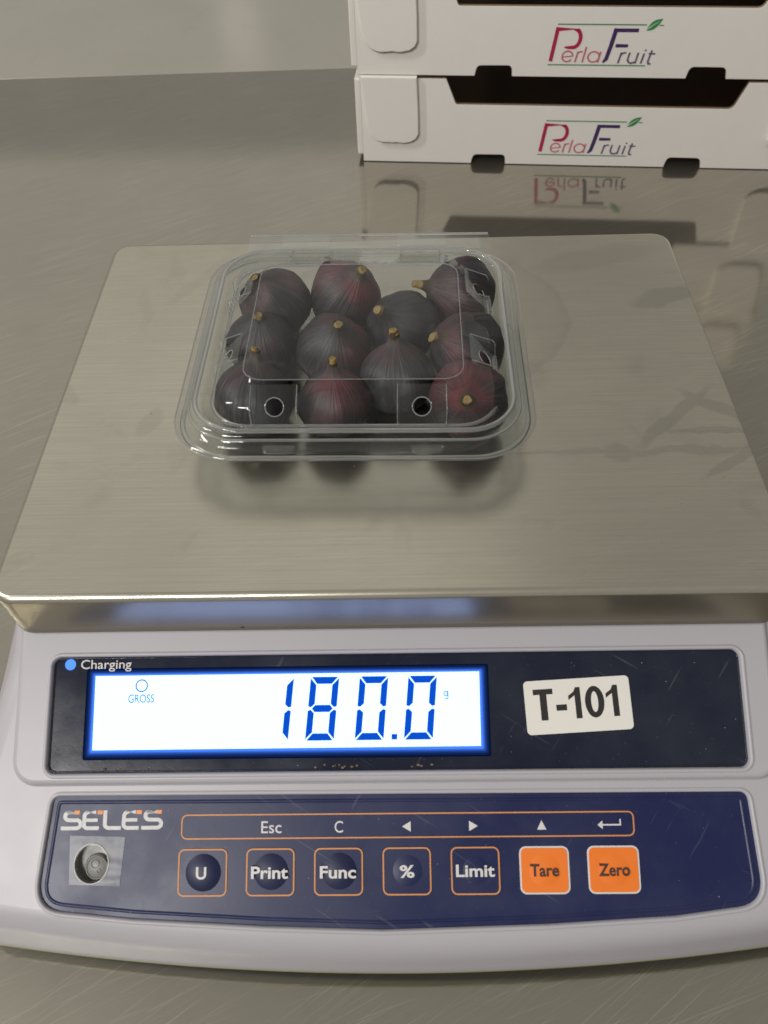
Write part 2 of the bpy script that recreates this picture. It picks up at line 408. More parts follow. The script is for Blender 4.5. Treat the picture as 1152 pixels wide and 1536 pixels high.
top = []
for (x, y) in outline(.172, -.1005, .0105, YB, .022):
    k = 1 - (.172 - (.1465 + max(0, .0905 - zf(y)) * .5)) / .172
    top.append((x * k, y, zf(y)))
n = len(bot); rings = [[(x * .985, y * .985 + .0003, .0185) for x, y in bot], [(x, y, .0195) for x, y in bot], [(x, y, .0230) for x, y in bot]]
cen = Vector((0, -.03, zf(-.03)))
walls, ins = [], []
for i in range(n):
    Tp = Vector(top[i]); Bp = Vector((*bot[i], .0230)); back = abs(top[i][1] - YB) < 1e-5
    tang = Vector(top[(i + 1) % n]) - Vector(top[i - 1]); nn = Vector((0, -ST, CT)); inw = nn.cross(tang); inw.normalize()
    if inw.dot(cen - Tp) < 0: inw = -inw
    r = .0005 if back else .0065
    wl = (Bp - Tp); walls.append((Tp + wl.normalized() * min(r * 1.3, wl.length * .6), Tp, Tp + inw * r))
for k in range(1, 4):
    rings.append([tuple(Vector((*bot[i], .0230)).lerp(walls[i][0], k / 3)) for i in range(n)])
for k in range(1, 9):
    t = k / 8; rings.append([tuple(a * (1 - t) ** 2 + b * 2 * t * (1 - t) + c * t * t) for a, b, c in walls])
V, Fs = loft(rings)
hs = obj('housing', V, Fs, [M_house, M_rim], scale, True)
for p in hs.data.polygons:
    if p.center.z < .0226: p.material_index = 1
# face with the keypad opening
KP = rpoly([(-.1288, -.0546), (.1294, -.0552), (.1322, -.0945), (.100, -.0985), (.054, -.1010), (-.005, -.1026), (-.0475, -.1012), (-.096, -.0985), (-.1330, -.0950)], (.004, .004, .010, 0, 0, 0, 0, 0, .011), 8)
bm = bmesh.new(); o0 = org(scale)
def addloop(pts):
    vs = [bm.verts.new(Vector(p) - o0) for p in pts]
    return [bm.edges.new((vs[i], vs[(i + 1) % len(vs)])) for i in range(len(vs))]
E1 = addloop(rings[-1]); E2 = addloop([F(u, v) for u, v in KP])
bmesh.ops.triangle_fill(bm, use_beauty=True, use_dissolve=False, edges=E1 + E2, normal=Vector((0, -ST, CT)))
me = bpy.data.meshes.new('face'); bm.to_mesh(me); bm.free(); me.materials.append(M_house)
fo = bpy.data.objects.new('face_plate', me); COL.objects.link(fo); fo.parent = scale
# keypad recess wall with a rounded edge
def inset_loop(L, d):
    out = []; n = len(L); ar = sum(L[i - 1][0] * L[i][1] - L[i][0] * L[i - 1][1] for i in range(n))
    for i in range(n):
        a = Vector(L[i - 1]); b = Vector(L[(i + 1) % n]); t = (b - a).normalized(); nn = Vector((-t.y, t.x)) * (1 if ar > 0 else -1)
        out.append(tuple(Vector(L[i]) + nn * d))
    return out
lipr = [[F(u, v, h) for u, v in inset_loop(KP, d)] for d, h in ((-.0012, -.0001), (-.0008, .0005), (-.0001, .0006), (.0004, .0002), (.0006, -.0016))]
V, Fs = loft(lipr); obj('keypad_rim', V, Fs, M_house, scale, True)
# rear base below the pan, feet
plate('base', [rrect(-.140, YB, .140, .212, .012)], flat, M_base, scale, .0195, .094, .002)
for (x, y) in ((-.12, -.06), (.12, -.06), (-.12, .19), (.12, .19)):
    V, Fs = loft([[(x + r * math.cos(a * math.pi / 10), y + r * math.sin(a * math.pi / 10), z) for a in range(20)] for r, z in ((.010, 0), (.011, .002), (.011, .021))], True, True)
    obj('rubber_foot', V, Fs, M_dark, scale, True)
# underside
V = [(x * .985, y * .985 + .0003, .0187) for x, y in bot]; obj('underside', V, [tuple(range(len(V)))], M_dark, scale)

# raised display block with window opening
BL = rrect(-.1437, -.0508, .1412, .0135, (.009, .002, .002, .009), 8)
WN = rrect(-.1306, -.0470, .1300, -.0040, .0035, 8)
bl_r = [(-.0013, -.0003), (-.0004, .0003), (0, .0010), (.0003, .0018), (.0009, .0023), (.0018, .0025)]
V, Fs = loft([[F(u, v, h) for u, v in inset_loop(BL, d)] for d, h in bl_r]); nB = len(BL)
V2, F2 = loft([[F(u, v, h) for u, v in inset_loop(WN, d)] for d, h in ((-.0016, .0025), (-.0012, .0030), (-.0005, .0031), (0, .0026), (.0003, .0004))])
b0 = len(V); bk = obj('display_bezel', V + V2, Fs + [tuple(q + b0 for q in f) for f in F2], M_house, scale, True)
bm = bmesh.new(); E1 = addloop([F(u, v, .0025) for u, v in inset_loop(BL, .0018)]); E2 = addloop([F(u, v, .0025) for u, v in inset_loop(WN, -.0016)])
bmesh.ops.triangle_fill(bm, use_beauty=True, use_dissolve=False, edges=E1 + E2, normal=Vector((0, -ST, CT)))
me = bpy.data.meshes.new('bezel_face'); bm.to_mesh(me); bm.free(); me.materials.append(M_house)
fo = bpy.data.objects.new('bezel_face', me); COL.objects.link(fo); fo.parent = scale

# display window, lcd, prints
dw = plate('display_window', [inset_loop(WN, .0002)], F, M_disp, scale, .0002, .0012, .0002)
V, Fs = loft([[F(u, v, h) for u, v in inset_loop(WN, d)] for d, h in ((.0003, .00122), (.0005, .0015), (.0008, .0015), (.0010, .00122))]); obj('window_gasket', V, Fs, M_disp, scale, True)
for k_, (e_, st_) in enumerate(((.0036, .03), (.0030, .07), (.0024, .14), (.0018, .30), (.0013, .62), (.0008, 1.2))):  # screen glow scattered in the window, drawn as stepped emissive frames
    plate('screen_halo_step', [rrect(-.1141 - e_, -.0386 - e_, .0319 + e_, -.0114 + e_ * .8, .0008)], F, emit('lcd_halo_emit', (.055, .19, .95), st_), scale, .00121 + k_ * .00003, .00123 + k_ * .00003)
lcd = plate('lcd_screen', [[(-.1140, -.0386), (.0318, -.0384), (.0320, -.0113), (-.1142, -.0113)]], F, M_lcd, scale, .00142, .0015)
sh = .092
def seg_poly(ux, uy, wd, ht, on):
    th = .0026; g = .00022; L = []; m_ = ht / 2
    q = {'a': [(g * 2, ht), (wd - g * 2, ht), (wd - th, ht - th), (th, ht - th)], 'd': [(g * 2, 0), (th, th), (wd - th, th), (wd - g * 2, 0)],
         'g': [(th * .55, m_), (th, m_ + th * .5), (wd - th, m_ + th * .5), (wd - th * .55, m_), (wd - th, m_ - th * .5), (th, m_ - th * .5)],
         'f': [(0, ht - g * 2), (th - g, ht - th - g * 2), (th - g, m_ + th * .55 + g), (th * .4, m_ + g * 2), (0, m_ + th * .3)],
         'e': [(0, g * 2), (0, m_ - th * .3), (th * .4, m_ - g * 2), (th - g, m_ - th * .55 - g), (th - g, th + g * 2)]}
    q['b'] = [(wd - x, y) for x, y in q['f']]; q['c'] = [(wd - x, y) for x, y in q['e']]
    for k in on: L.append([(ux + x + sh * y, uy + y) for x, y in q[k]])
    return L
for (ux, on) in ((-.0511, 'bc'), (-.0339, 'abcdefg'), (-.0153, 'abcdef'), (.0031, 'abcdef')):
    for k in seg_poly(ux, -.0359, .0108, .0233, on):
        polys('digit_segment', [k], ident, .00158, F, M_seg, lcd)
polys('decimal_point', [[(-.0015, -.0358), (.0006, -.0358), (.0007, -.0338), (-.0014, -.0338)]], ident, .00158, F, M_seg, lcd)
strokes('gram_mark', [(arc(.0192, -.0193, .00072, .00085, 0, 360, 18), .00032), ([(.0200, -.0184), (.0200, -.0206)] + arc(.0193, -.0207, .0007, .0006, 0, -140, 8), .00032)], ident, .00158, F, M_fine, lcd)
text('gross_text', 'GROSS', F, (-.1012, -.0214, -.0914, -.0183), .00158, M_fine, lcd)
V, Fs = loft([[F(u, v, .00158) for u, v in circ(-.0963, -.0151, r)] for r in (.0024, .00195)]); obj('gross_ring', V, Fs, M_fine, lcd)
text('charging_text', 'Charging', F, (-.1202, -.0097, -.1007, -.0052), .0013, M_pale, dw, .004)
V, Fs = loft([[F(u, v, h) for u, v in circ(-.1243, -.0069, r)] for r, h in ((.0021, .0012), (.0020, .0015), (.0015, .0017))], False, True); obj('charging_light', V, Fs, M_led, scale)
# tag sticker
a = R(2.85); ca, sa = math.cos(a), math.sin(a)
def SF(x, y, h=0.0): return F(.0686 + x * ca - y * sa, -.0241 + x * sa + y * ca, h + .00125)
stk = plate('label_sticker', [rrect(-.0198, -.0098, .0198, .0098, .0016)], SF, M_sticker, scale, 0, .0001)
stk['label'] = 'white rounded sticker reading T-101'
def one(x, y, w_, h_): return [(x + w_ * .52, y), (x + w_, y), (x + w_, y + h_), (x + w_ * .62, y + h_), (x + w_ * .45, y + h_ * .86), (x, y + h_ * .74), (x, y + h_ * .60), (x + w_ * .52, y + h_ * .74)]
y0, ht = -.0048, .0114
polys('sticker_letter', [[(-.0141, y0), (-.0115, y0), (-.0115, y0 + ht - .0020), (-.0091, y0 + ht - .0020), (-.0091, y0 + ht), (-.0165, y0 + ht), (-.0165, y0 + ht - .0020), (-.0141, y0 + ht - .0020)]], ident, .00013, SF, M_black, stk)
polys('sticker_letter', [[(-.0082, y0 + .0032), (-.0042, y0 + .0032), (-.0042, y0 + .0054), (-.0082, y0 + .0054)]], ident, .00013, SF, M_black, stk)
polys('sticker_letter', [one(-.0034, y0, .0046, ht)], ident, .00013, SF, M_black, stk)
V, Fs = loft([[SF(x, y, .00013) for x, y in circ(.0063, y0 + ht / 2, a_, 32, b_)] for a_, b_ in ((.0036, ht / 2 + .0001), (.0013, ht / 2 - .0019))]); obj('sticker_letter', V, Fs, M_black, stk)
polys('sticker_letter', [one(.0106, y0, .0046, ht)], ident, .00013, SF, M_black, stk)
# crumbs along the lower edge of the window
for k in range(26):
    u = random.choice([-.1055, -.1035, -.0905, -.024, -.0205, .01]) + random.gauss(0, .003); v = -.0452 + random.gauss(0, .0005); s = random.uniform(.0003, .0008)
    V, Fs = loft([[F(u + s * c * math.cos(j * 1.26), v + s * .7 * c * math.sin(j * 1.26), .0012 + h) for j in range(5)] for c, h in ((1, 0), (.7, s * .5))], False, True)
    obj('dirt_fleck', V, Fs, M_kraft if k % 3 else M_dark, scale)

# keypad
HOLE = (-.1128, -.0791, .0064, .0070)
kp = plate('keypad_panel', [inset_loop(KP, .0003), circ(HOLE[0], HOLE[1], HOLE[2], 32, HOLE[3])], F, M_key, scale, -.0022, -.0010, .0002)
H0 = -.0010
V, Fs = loft([[F(u, v, h) for u, v in inset_loop(KP, d)] for d, h in ((.0022, H0 - .00002), (.0025, H0 + .0003), (.0031, H0 + .0003), (.0036, H0 - .00002))]); obj('keypad_welt', V, Fs, M_key, scale, True)
# bubble level in its well under a square of clear tape
wl = [[F(u, v, h) for u, v in circ(HOLE[0] + dx, HOLE[1] + dy, r, 32, r2)] for r, r2, h, dx, dy in ((.0066, .0072, H0 + .0001, 0, 0), (.0063, .0069, H0 - .0003, 0, 0), (.0060, .0066, H0 - .0034, 0, -.0002))]
V, Fs = loft(wl, False, True); well = obj('level_well', V, Fs, simple('level_well_grey', (.20, .195, .18), .4), scale, False)
def lvl(name, rad, r_in, h, dx, dy, mat):
    V, Fs = loft([[F(u, v, h) for u, v in circ(HOLE[0] + dx, HOLE[1] + dy, r, 28)] for r in (rad, r_in)]); return obj(name, V, Fs, mat, well)
M_lr = simple('level_ring_dark', (.03, .03, .027), .4); M_bub = simple('level_bubble', (.20, .20, .185), .35)
V, Fs = loft([[F(u, v, H0 - .0034 + h) for u, v in circ(HOLE[0] + .0010, HOLE[1] - .0015, r, 28)] for r, h in ((.0045, .0001), (.0043, .0012), (.0038, .0015))], False, True); obj('level_vial', V, Fs, M_bub, well, True)
lvl('level_ring', .0041, .0037, H0 - .00165, .0012, -.0018, M_lr); lvl('level_ring', .0016, .00135, H0 - .00165, .0006, -.0005, M_lr); lvl('level_ring', .0008, .0006, H0 - .00165, .0021, -.0030, M_lr)
# wrinkled tape
V = []; Fs = []; g = 40
for j in range(g + 1):
    for i in range(g + 1):
        s, t = i / g, j / g
        u = (-.1213 + .0206 * s) * (1 - t) + (-.1207 + .0187 * s) * t; v = -.0692 - .0006 * s - .0170 * t
        V.append(F(u, v, H0 + .0003 + .0003 * noise.noise(Vector((s * 2.3, t * 2.7, 1))) ** 2 + .00003 * noise.noise(Vector((s * 7 + t * 3, t * 6, 5)))))
for j in range(g):
    for i in range(g):
        q = j * (g + 1) + i; du_ = (V[q][0] + V[q + g + 2][0]) / 2 - HOLE[0]; dv_ = ((V[q][1] + V[q + g + 2][1]) / 2 + .003) / CT - HOLE[1]
        if (du_ / .0062) ** 2 + (dv_ / .0068) ** 2 < 1: continue
        Fs.append((q, q + 1, q + g + 2, q + g + 1))
obj('clear_tape', V, Fs, M_foil, scale, True)
tube('well_edge', [F(u, v, H0 + .0003) for u, v in circ(HOLE[0], HOLE[1], .0064, 32, .0070)], .00022, M_pale, well)
# silver lettering
mpS = lambda X, Y: (-.1251 + (X - 130) * .0385 / 660, -.0605 - (Y - 155) * .0069 / 130)
lt = []
def Sx(x): return [([(x + 95, 166), (x + 40, 166)] + arc(x + 42, 192, 26, 26, 270, 180, 6) + arc(x + 42, 194, 26, 24, 180, 90, 6) + [(x + 84, 219)] + arc(x + 92, 245, 26, 27, 270, 360, 6) + arc(x + 90, 246, 28, 26, 0, 90, 6) + [(x - 8, 272)], 25)]
def Ex(x): return [([(x + 88, 166), (x + 38, 166)] + arc(x + 40, 192, 26, 26, 270, 180, 6) + arc(x + 38, 248, 26, 24, 180, 90, 6) + [(x + 110, 272)], 25), ([(x + 20, 219), (x + 100, 219)], 23)]
for L, nm in ((Sx(138), 0), (Ex(265), 0), ([([(412, 154), (412, 245)] + arc(440, 248, 28, 24, 180, 90, 5) + [(516, 272)], 25)], 0), (Ex(520), 0), (Sx(655), 0)):
    strokes('printed_letter', L, mpS, H0 + .00008, F, M_slog, kp)
for (x0, x1) in ((216, 248), (362, 398), (612, 648), (742, 776)):
    polys('orange_accent', [[(x0, 154), (x1, 154), (x1 - 2, 180), (x0, 180)]], mpS, H0 + .00013, F, M_olog, kp)
# legend bar
def outline_ring(name, x0, y0, x1, y1, r, wdt, mat, parent, h):
    return plate(name, [rrect(x0, y0, x1, y1, r), rrect(x0 + wdt, y0 + wdt, x1 - wdt, y1 - wdt, max(.0002, r - wdt))], F, mat, parent, h, h + .0001)
outline_ring('legend_bar', -.0800, -.0710, .0871, -.0622, .0022, .00048, M_line, kp, H0 + .00002)
text('legend_text', 'Esc', F, (-.0502, -.0690, -.0427, -.0648), H0 + .0001, M_pale, kp, .004)
text('legend_text', 'C', F, (-.0230, -.0690, -.0199, -.0649), H0 + .0001, M_pale, kp, .004)
polys('arrow_mark', [[(.0019, -.0670), (.0051, -.0652), (.0051, -.0688)]], ident, H0 + .0001, F, M_pale, kp)
polys('arrow_mark', [[(.0298, -.0670), (.0266, -.0652), (.0266, -.0688)]], ident, H0 + .0001, F, M_pale, kp)
polys('arrow_mark', [[(.0515, -.0685), (.0549, -.0685), (.0532, -.0652)]], ident, H0 + .0001, F, M_pale, kp)
strokes('return_mark', [([(.0748, -.0670), (.0820, -.0670)], .00055), ([(.0820, -.06727), (.0820, -.0650)], .00055), ([(.0737, -.0670), (.0755, -.0670)], (.0001, .0030))], ident, H0 + .0001, F, M_pale, kp)
# keys
KX = [(-.0806, -.0625), (-.0555, -.0377), (-.0305, -.0126), (-.0054, .0123), (.0195, .0373), (.0445, .0626), (.0692, .0880)]
KT = [('U', -.0737, -.0699), ('Print', -.0535, -.0400), ('Func', -.0283, -.0151), ('%', .0008, .0062), ('Limit', .0213, .0354), ('Tare', .0482, .0586), ('Zero', .0730, .0842)]
for i, ((x0, x1), (tx, t0, t1)) in enumerate(zip(KX, KT)):
    y0, y1 = -.0906, -.0742
    if i < 5:
        k = plate('key', [rrect(x0 + .0003, y0 + .0003, x1 - .0003, y1 - .0003, .0020)], F, M_key, scale, H0 - .0002, H0 + .00018, .00006)
        outline_ring('key_outline', x0, y0, x1, y1, .0023, .00052, M_line, k, H0 + .00022)
        cx, cy = (x0 + x1) / 2 + .0003, (y0 + y1) / 2 + (.0002 if i else 0); hh = (.0011, .0010, .0010, .00045, .0003)[i]; rad = (.0066, .0064, .0064, .0055, .0050)[i]
        V, Fs = loft([[F(u, v, H0 + .00016 + hh * (1 - q ** 2.2)) for u, v in circ(cx, cy, rad * q, 32)] for q in (1, .97, .9, .8, .65, .5, .35, .2, .08)], False, True)
        obj('key_dome', V, Fs, M_dome if i < 3 else M_key, k, True); top_h = H0 + .00024 + hh
    else:
        k = plate('key', [rrect(x0, y0, x1, y1, .0024)], F, M_pale, scale, H0 - .0002, H0 + .00015, .00005)
        f_ = plate('key_face', [rrect(x0 + .0006, y0 + .0006, x1 - .0006, y1 - .0006, .0019)], F, M_orange, k, H0 + .0001, H0 + .00028, .00006)
        cx, cy = (x0 + x1) / 2, (y0 + y1) / 2
        V, Fs = loft([[F(u, v, H0 + .00026 + .00035 * (1 - q ** 2)) for u, v in circ(cx, cy, .0058 * q, 32)] for q in (1, .95, .85, .7, .5, .3, .1)], False, True)
        obj('key_dome', V, Fs, M_orange, k, True); top_h = H0 + .0007
        k['label'] = 'orange key reading ' + tx
    yb_ = -.0845 if tx != '%' else -.0846
    text('key_text', tx, F, (t0, yb_, t1, -.0802), top_h, M_pale if i < 5 else M_kdark, k, .024)

def dust(name, n_, spot, mat, lo, hi):
    V, Fs = [], []
    for _ in range(n_):
        f_ = spot(); q = random.uniform(lo, hi) * random.random() ** .5; a0 = random.uniform(0, 6); b = len(V); e_ = random.uniform(.4, 1)
        for rr2, hh2 in ((1, .00002), (.6, q * .5)):
            for j in range(5): V.append(f_(q * rr2 * math.cos(a0 + j * 1.257), q * e_ * rr2 * math.sin(a0 + j * 1.257), hh2))
        for j in range(5): l = (j + 1) % 5; Fs.append((b + j, b + l, b + 5 + l, b + 5 + j))
        Fs.append(tuple(range(b + 5, b + 10)))
    o = obj(name, V, Fs, mat, scale); o['kind'] = 'stuff'
def on_pan():
    x, y = random.uniform(-.14, .14), random.uniform(.008, .21); return lambda a, b, h: (x + a, y + b, Z + h)
def on_window():
    u, v = random.choice([random.uniform(.04, .128), random.uniform(-.128, .128)]), random.uniform(-.0455, -.005)
    return lambda a, b, h: F(u + a, v + b, .00155 + h if -.1150 < u < .0330 and -.0395 < v < -.0105 else .00122 + h)
def on_pad():
    u, v = random.uniform(-.126, .128), random.uniform(-.097, -.058); return lambda a, b, h: F(u + a, v + b, H0 + .0003 + h)
dust('crumbs', 60, on_pan, M_kraft, .0001, .00045)
dust('dust', 60, on_window, M_pale, .00006, .00022)
dust('dust', 50, on_pad, M_pale, .00006, .0002)

# ------------------------------------------------------------------ punnet of figs
PC = (-.0136, .1155); PA = R(-1.1); pc, ps = math.cos(PA), math.sin(PA)
def P(x, y, h=0.0): return (PC[0] + x * pc - y * ps, PC[1] + x * ps + y * pc, Z + h)
pun = empty('fruit_punnet', (PC[0], PC[1], Z), 'clear plastic clamshell punnet of dark figs on the steel platform', 'punnet')
HX, HY, RC = .0716, .0670, .024
def pring(off, h, flute=0, up=0):
    a, b, r = HX - off, HY - off, max(.0075, RC - off * .55); n = 14; out = []
    segs = 22
    for (cx, cy, a0, ex, ey) in ((a - r, -b + r, -90, 1, -1), (a - r, b - r, 0, 1, 1), (-a + r, b - r, 90, -1, 1), (-a + r, -b + r, 180, -1, -1)):
        for k in range(n + 1):
            t = R(a0 + 90 * k / n); out.append((cx + r * math.cos(t), cy + r * math.sin(t)))
        # straight run to the next corner
        nx = {-90: (a, b - r), 0: (-a + r, b), 90: (-a, -b + r), 180: (a - r, -b)}[a0]; p = out[-1]
        for k in range(1, segs):
            q = k / segs; x = p[0] + (nx[0] - p[0]) * q; y = p[1] + (nx[1] - p[1]) * q
            if flute:
                f = flute * max(0, math.sin(q * math.pi * 9)) ** .5
                if a0 in (-90, 90): x -= f * ex * (1 if a0 == -90 else 1)
                else: y -= f * (1 if a0 == 0 else -1)
            out.append((x, y))
    return [P(x * (1 + .03 * up), y - .0030 * up, h) for x, y in out]
lid_r = [(.0030, .0158), (.0034, .0198), (.0046, .0210), (.0060, .0214), (.0066, .0232), (.0078, .0244), (.0100, .0246), (.0112, .0238), (.0118, .0222), (.0130, .0212), (.0146, .0210), (.0152, .0216), (.0158, .0240), (.0164, .0266), (.0172, .0281), (.0186, .0290), (.0285, .0327), (.0295, .0335), (.0304, .0340), (.0312, .0340)]
V, Fs = loft([pring(o, h, 0, max(0, min(1, (o - .016) / .014))) for o, h in lid_r], False, True); lid = obj('lid', V, Fs, M_film, pun, True)
tray_r = [(.0004, .0180), (.0004, .0186), (.0040, .0184), (.0070, .0184), (.0088, .0193), (.0100, .0193), (.0106, .0180), (.0110, .0155), (.0118, .0120), (.0134, .0080), (.0152, .0048), (.0176, .0022), (.0205, .0008), (.0235, .0003), (.0262, .0003), (.028, .0015)]
V, Fs = loft([pring(o, h, .0012 if .003 < h < .017 and o > .0105 else 0) for o, h in tray_r], False, True); tray = obj('tray', V, Fs, M_tray, pun, True)
# clear bead along the crease lines
tube('lid_crease', pring(.0301, .0339, 0, 1), .00026, M_glass, lid)
for o_, h_, q_ in ((.0028, .0160, .0011), (.0064, .0222, .0006), (.0090, .0246, .0010), (.0148, .0211, .0008)): tube('rim_bead', pring(o_, h_), q_, M_glass, lid, True, 8)
tube('rim_bead', pring(.0004, .0183), .0003, M_glass, tray)
# vent tabs: raised plates with a round hole on the sloping walls
def wall_frame(cx, cy, ang, tilt, h0):
    dx, dy = math.cos(ang), math.sin(ang)          # outward direction of the wall
    def fr(u, v, hh=0.0):
        out = -v * math.cos(tilt) + hh * math.sin(tilt); up = v * math.sin(tilt) + hh * math.cos(tilt)
        x = cx + dx * out - dy * u; y = cy + dy * out + dx * u
        return P(x, y, h0 + up)
    return fr
SL = math.atan2(.0110, .0110)
TABS = [(-.0300, -90, .0086), (.0266, -90, .0090), (.0235, 0, .0075), (-.0205, 0, .0075), (.0235, 180, .0075), (-.0190, 180, .0075), (-.0225, 90, .0085), (.0270, 90, .0085)]
bm = bmesh.new(); bm.from_mesh(lid.data); kill = []
for f in bm.faces:                       # the shoulder is cut away where each vent notch is moulded in
    p = f.calc_center_median(); x = p.x * pc + p.y * ps; y = -p.x * ps + p.y * pc
    if not (.0208 < p.z < .0333): continue
    for (c_, ang, wd) in TABS:
        dx, dy = math.cos(R(ang)), math.sin(R(ang)); along = -dy * x + dx * y; outw = dx * x + dy * y; lim = (HX if ang in (0, 180) else HY)
        cc = c_ if ang in (0,) else (-c_ if ang == 180 else (c_ if ang == -90 else -c_))
        if abs(along - cc) < wd and lim - .0295 < outw < lim - .0149: kill.append(f); break
bmesh.ops.delete(bm, geom=kill, context='FACES'); bm.to_mesh(lid.data); bm.free()
for (c_, ang, wd) in TABS:
    lim = (HX if ang in (0, 180) else HY); sh_ = -.0012 if ang == -90 else (.0012 if ang == 90 else 0)
    q = lim - .0198
    ctr = {-90: (c_, -q), 90: (c_, q), 0: (q, c_), 180: (-q, c_)}[ang]
    fr = wall_frame(ctr[0], ctr[1], R(ang), SL, .0270)
    loops = [rrect(-wd - .0006, -.0080, wd + .0006, .0082, .0008)]
    if ang != 90: loops.append(circ(0, -.0004, .0036, 28))
    tb = plate('vent_tab', loops, fr, M_film, lid, -.00015, .00015)
    for sg in (-1, 1):                   # notch cheeks
        u = sg * (wd + .0003); n_ = [fr(u, -.0078, 0), fr(u, -.0030, .0040), fr(u, -.0012, .0045), fr(u, .0080, .0004)]
        obj('notch_cheek', n_, [(0, 1, 2, 3)], M_film, tb); tube('notch_edge', n_, .00022, M_glass, tb, False)
    tube('notch_edge', [fr(u, -.0080, .0001) for u in (-wd, 0, wd)], .00032, M_glass, tb, False)
    if ang != 90: tube('vent_hole_edge', [fr(u, v, .0002) for u, v in circ(0, -.0004, .0036, 28)], .00026, M_cut, tb)
# thumb tabs at the front and hinge strip at the back
for cx in (-.0275, .0285):
    plate('thumb_tab', [rpoly([(cx - .0065, -HY + .004), (cx - .0055, -HY + .0005), (cx + .0055, -HY + .0005), (cx + .0065, -HY + .004)], .0012)], P, M_film, lid, .0208, .0222, .0002)
hg = plate('hinge', [rrect(-.0560, HY - .003, .0605, HY + .0098, .0015)], P, M_film, lid, .0205, .0213, .0002)
tube('hinge_fold', [P(x, HY + .0098, .0209) for x in (-.0555, 0, .060)], .0006, M_glass, hg, False)
for cx in (-.0270, .0280): plate('hinge_catch', [rrect(cx - .0115, HY - .0075, cx + .0115, HY + .004, .001)], P, M_film, lid, .0248, .0262, .0003)
# figs
FIG = [((-53.2, 147.1, 136.0), 16, (-.34, -.16, .93), .5, 'fig at the back left corner of the punnet, stem tilted left', .12),
       ((-20.1, 152, 136.0), 16.4, (.44, -.25, .86), .9, 'reddish fig in the back row at the middle, its stem barely showing', .2),
       ((31.6, 150.6, 136.0), 16.4, (-.87, -.22, .44), .35, 'fig lying in the back right corner, its stem pointing left', .35),
       ((-56.1, 119.2, 136.0), 14.4, (.09, -.1, .99), .35, 'upright dark fig at the left side, between back and front corner figs', .1),
       ((-24.4, 114.8, 136.0), 15, (.17, -.27, .95), 1.0, 'fig with a bright red shoulder in the middle of the punnet', .2),
       ((5.1, 129.1, 136.0), 15.6, (-.48, -.42, .77), .25, 'dark fig with a thick neck leaning left, right of the red shouldered one', .45),
       ((31.9, 112.6, 136.0), 16.2, (-.74, -.26, .62), .6, 'fig at the right side, its stem leaning left, below the lying one', .2),
       ((-56, 85.5, 136.0), 16.3, (.14, .39, .91), .2, 'greyish fig at the front left corner with a pinkish bloom by its stem', .35),
       ((-23, 82.5, 136.0), 14.3, (.04, .14, .99), .75, 'front row fig with a tall stem and pale flecked skin, second from left', .4),
       ((2.6, 96.8, 136.0), 15.7, (-.05, .24, .97), .45, 'ribbed dark fig with an upright stem, standing between two front figs', .45),
       ((31.4, 81.2, 136.0), 16, (-.13, -.71, .69), 1.0, 'reddest fig at the front right corner, its stem turned to the viewer', .1)]
for i, (c, r, ax, red, lab, neck) in enumerate(FIG):
    c = Vector(c) / 1000; r = (r + (.3 if r > 15 else .7)) / 1000; ax = Vector(ax).normalized()
    f = empty('fig', tuple(c), lab, 'fig', 'figs in the punnet'); f.rotation_mode = 'QUATERNION'; f.rotation_quaternion = ax.to_track_quat('Z', 'Y')
    prof = [(-1.02, .0), (-1.015, .14), (-.97, .36), (-.88, .57), (-.72, .77), (-.50, .92), (-.22, 1.0), (.06, .985), (.32, .915), (.54, .775), (.72, .595), (.86, .41), (.955, .265), (1.02 + neck * .1, .175), (1.06 + neck * .35, .14), (1.08 + neck * .6, .118)]
    ns = 56; V = []; Fs = []; ph = i * 2.1
    for z, q in prof:
        for k in range(ns):
            t = 2 * math.pi * k / ns
            amp = q * (1 - abs(z) * .3)
            d = 1 + .022 * math.sin(8 * t + ph + .3 * math.sin(2 * t)) * amp + .010 * math.sin(15 * t + 2.3 * ph) * amp + .11 * noise.noise(Vector((math.cos(t) * 1.2 + ph, math.sin(t) * 1.2, z * 1.3)))
            V.append((r * q * d * math.cos(t), r * q * d * math.sin(t), r * z * .93))
    for a in range(len(prof) - 1):
        for k in range(ns): l = (k + 1) % ns; Fs.append((a * ns + k, a * ns + l, (a + 1) * ns + l, (a + 1) * ns + k))
    b = obj('skin', V, Fs, fig_mat(i, red), f, True, True)
    z0 = prof[-1][0] * r * .93; V = []; Fs = []; h = .0010 + .0012 * neck
    pr = [(z0 - .0012, .0020), (z0 + .0002, .0019), (z0 + h * .5, .0016), (z0 + h, .0017), (z0 + h + .0002, .0014), (z0 + h - .0002, .0007)]
    for z, q in pr:
        for k in range(14): t = 2 * math.pi * k / 14; V.append((q * math.cos(t) * (1 + .1 * math.sin(3 * t + ph)) + (z - z0) * .15, q * math.sin(t), z))
    for a in range(len(pr) - 1):
        for k in range(14): l = (k + 1) % 14; Fs.append((a * 14 + k, a * 14 + l, (a + 1) * 14 + l, (a + 1) * 14 + k))
    Fs.append(tuple(range((len(pr) - 1) * 14, len(pr) * 14)))
    st = obj('stem', V, Fs, M_stem, f, True, True)
    k_ = random.uniform(.75, 1.15); hk = random.uniform(.35, 1.6); bx, by = random.uniform(-.35, .35), random.uniform(-.35, .35)
    for v in st.data.vertices:
        d_ = (v.co.z - z0 + .0012) * hk; v.co.z = z0 - .0012 + d_ + random.uniform(-.00015, .00015); v.co.x = v.co.x * k_ * random.uniform(.9, 1.1) + bx * d_; v.co.y = v.co.y * k_ * random.uniform(.9, 1.1) + by * d_

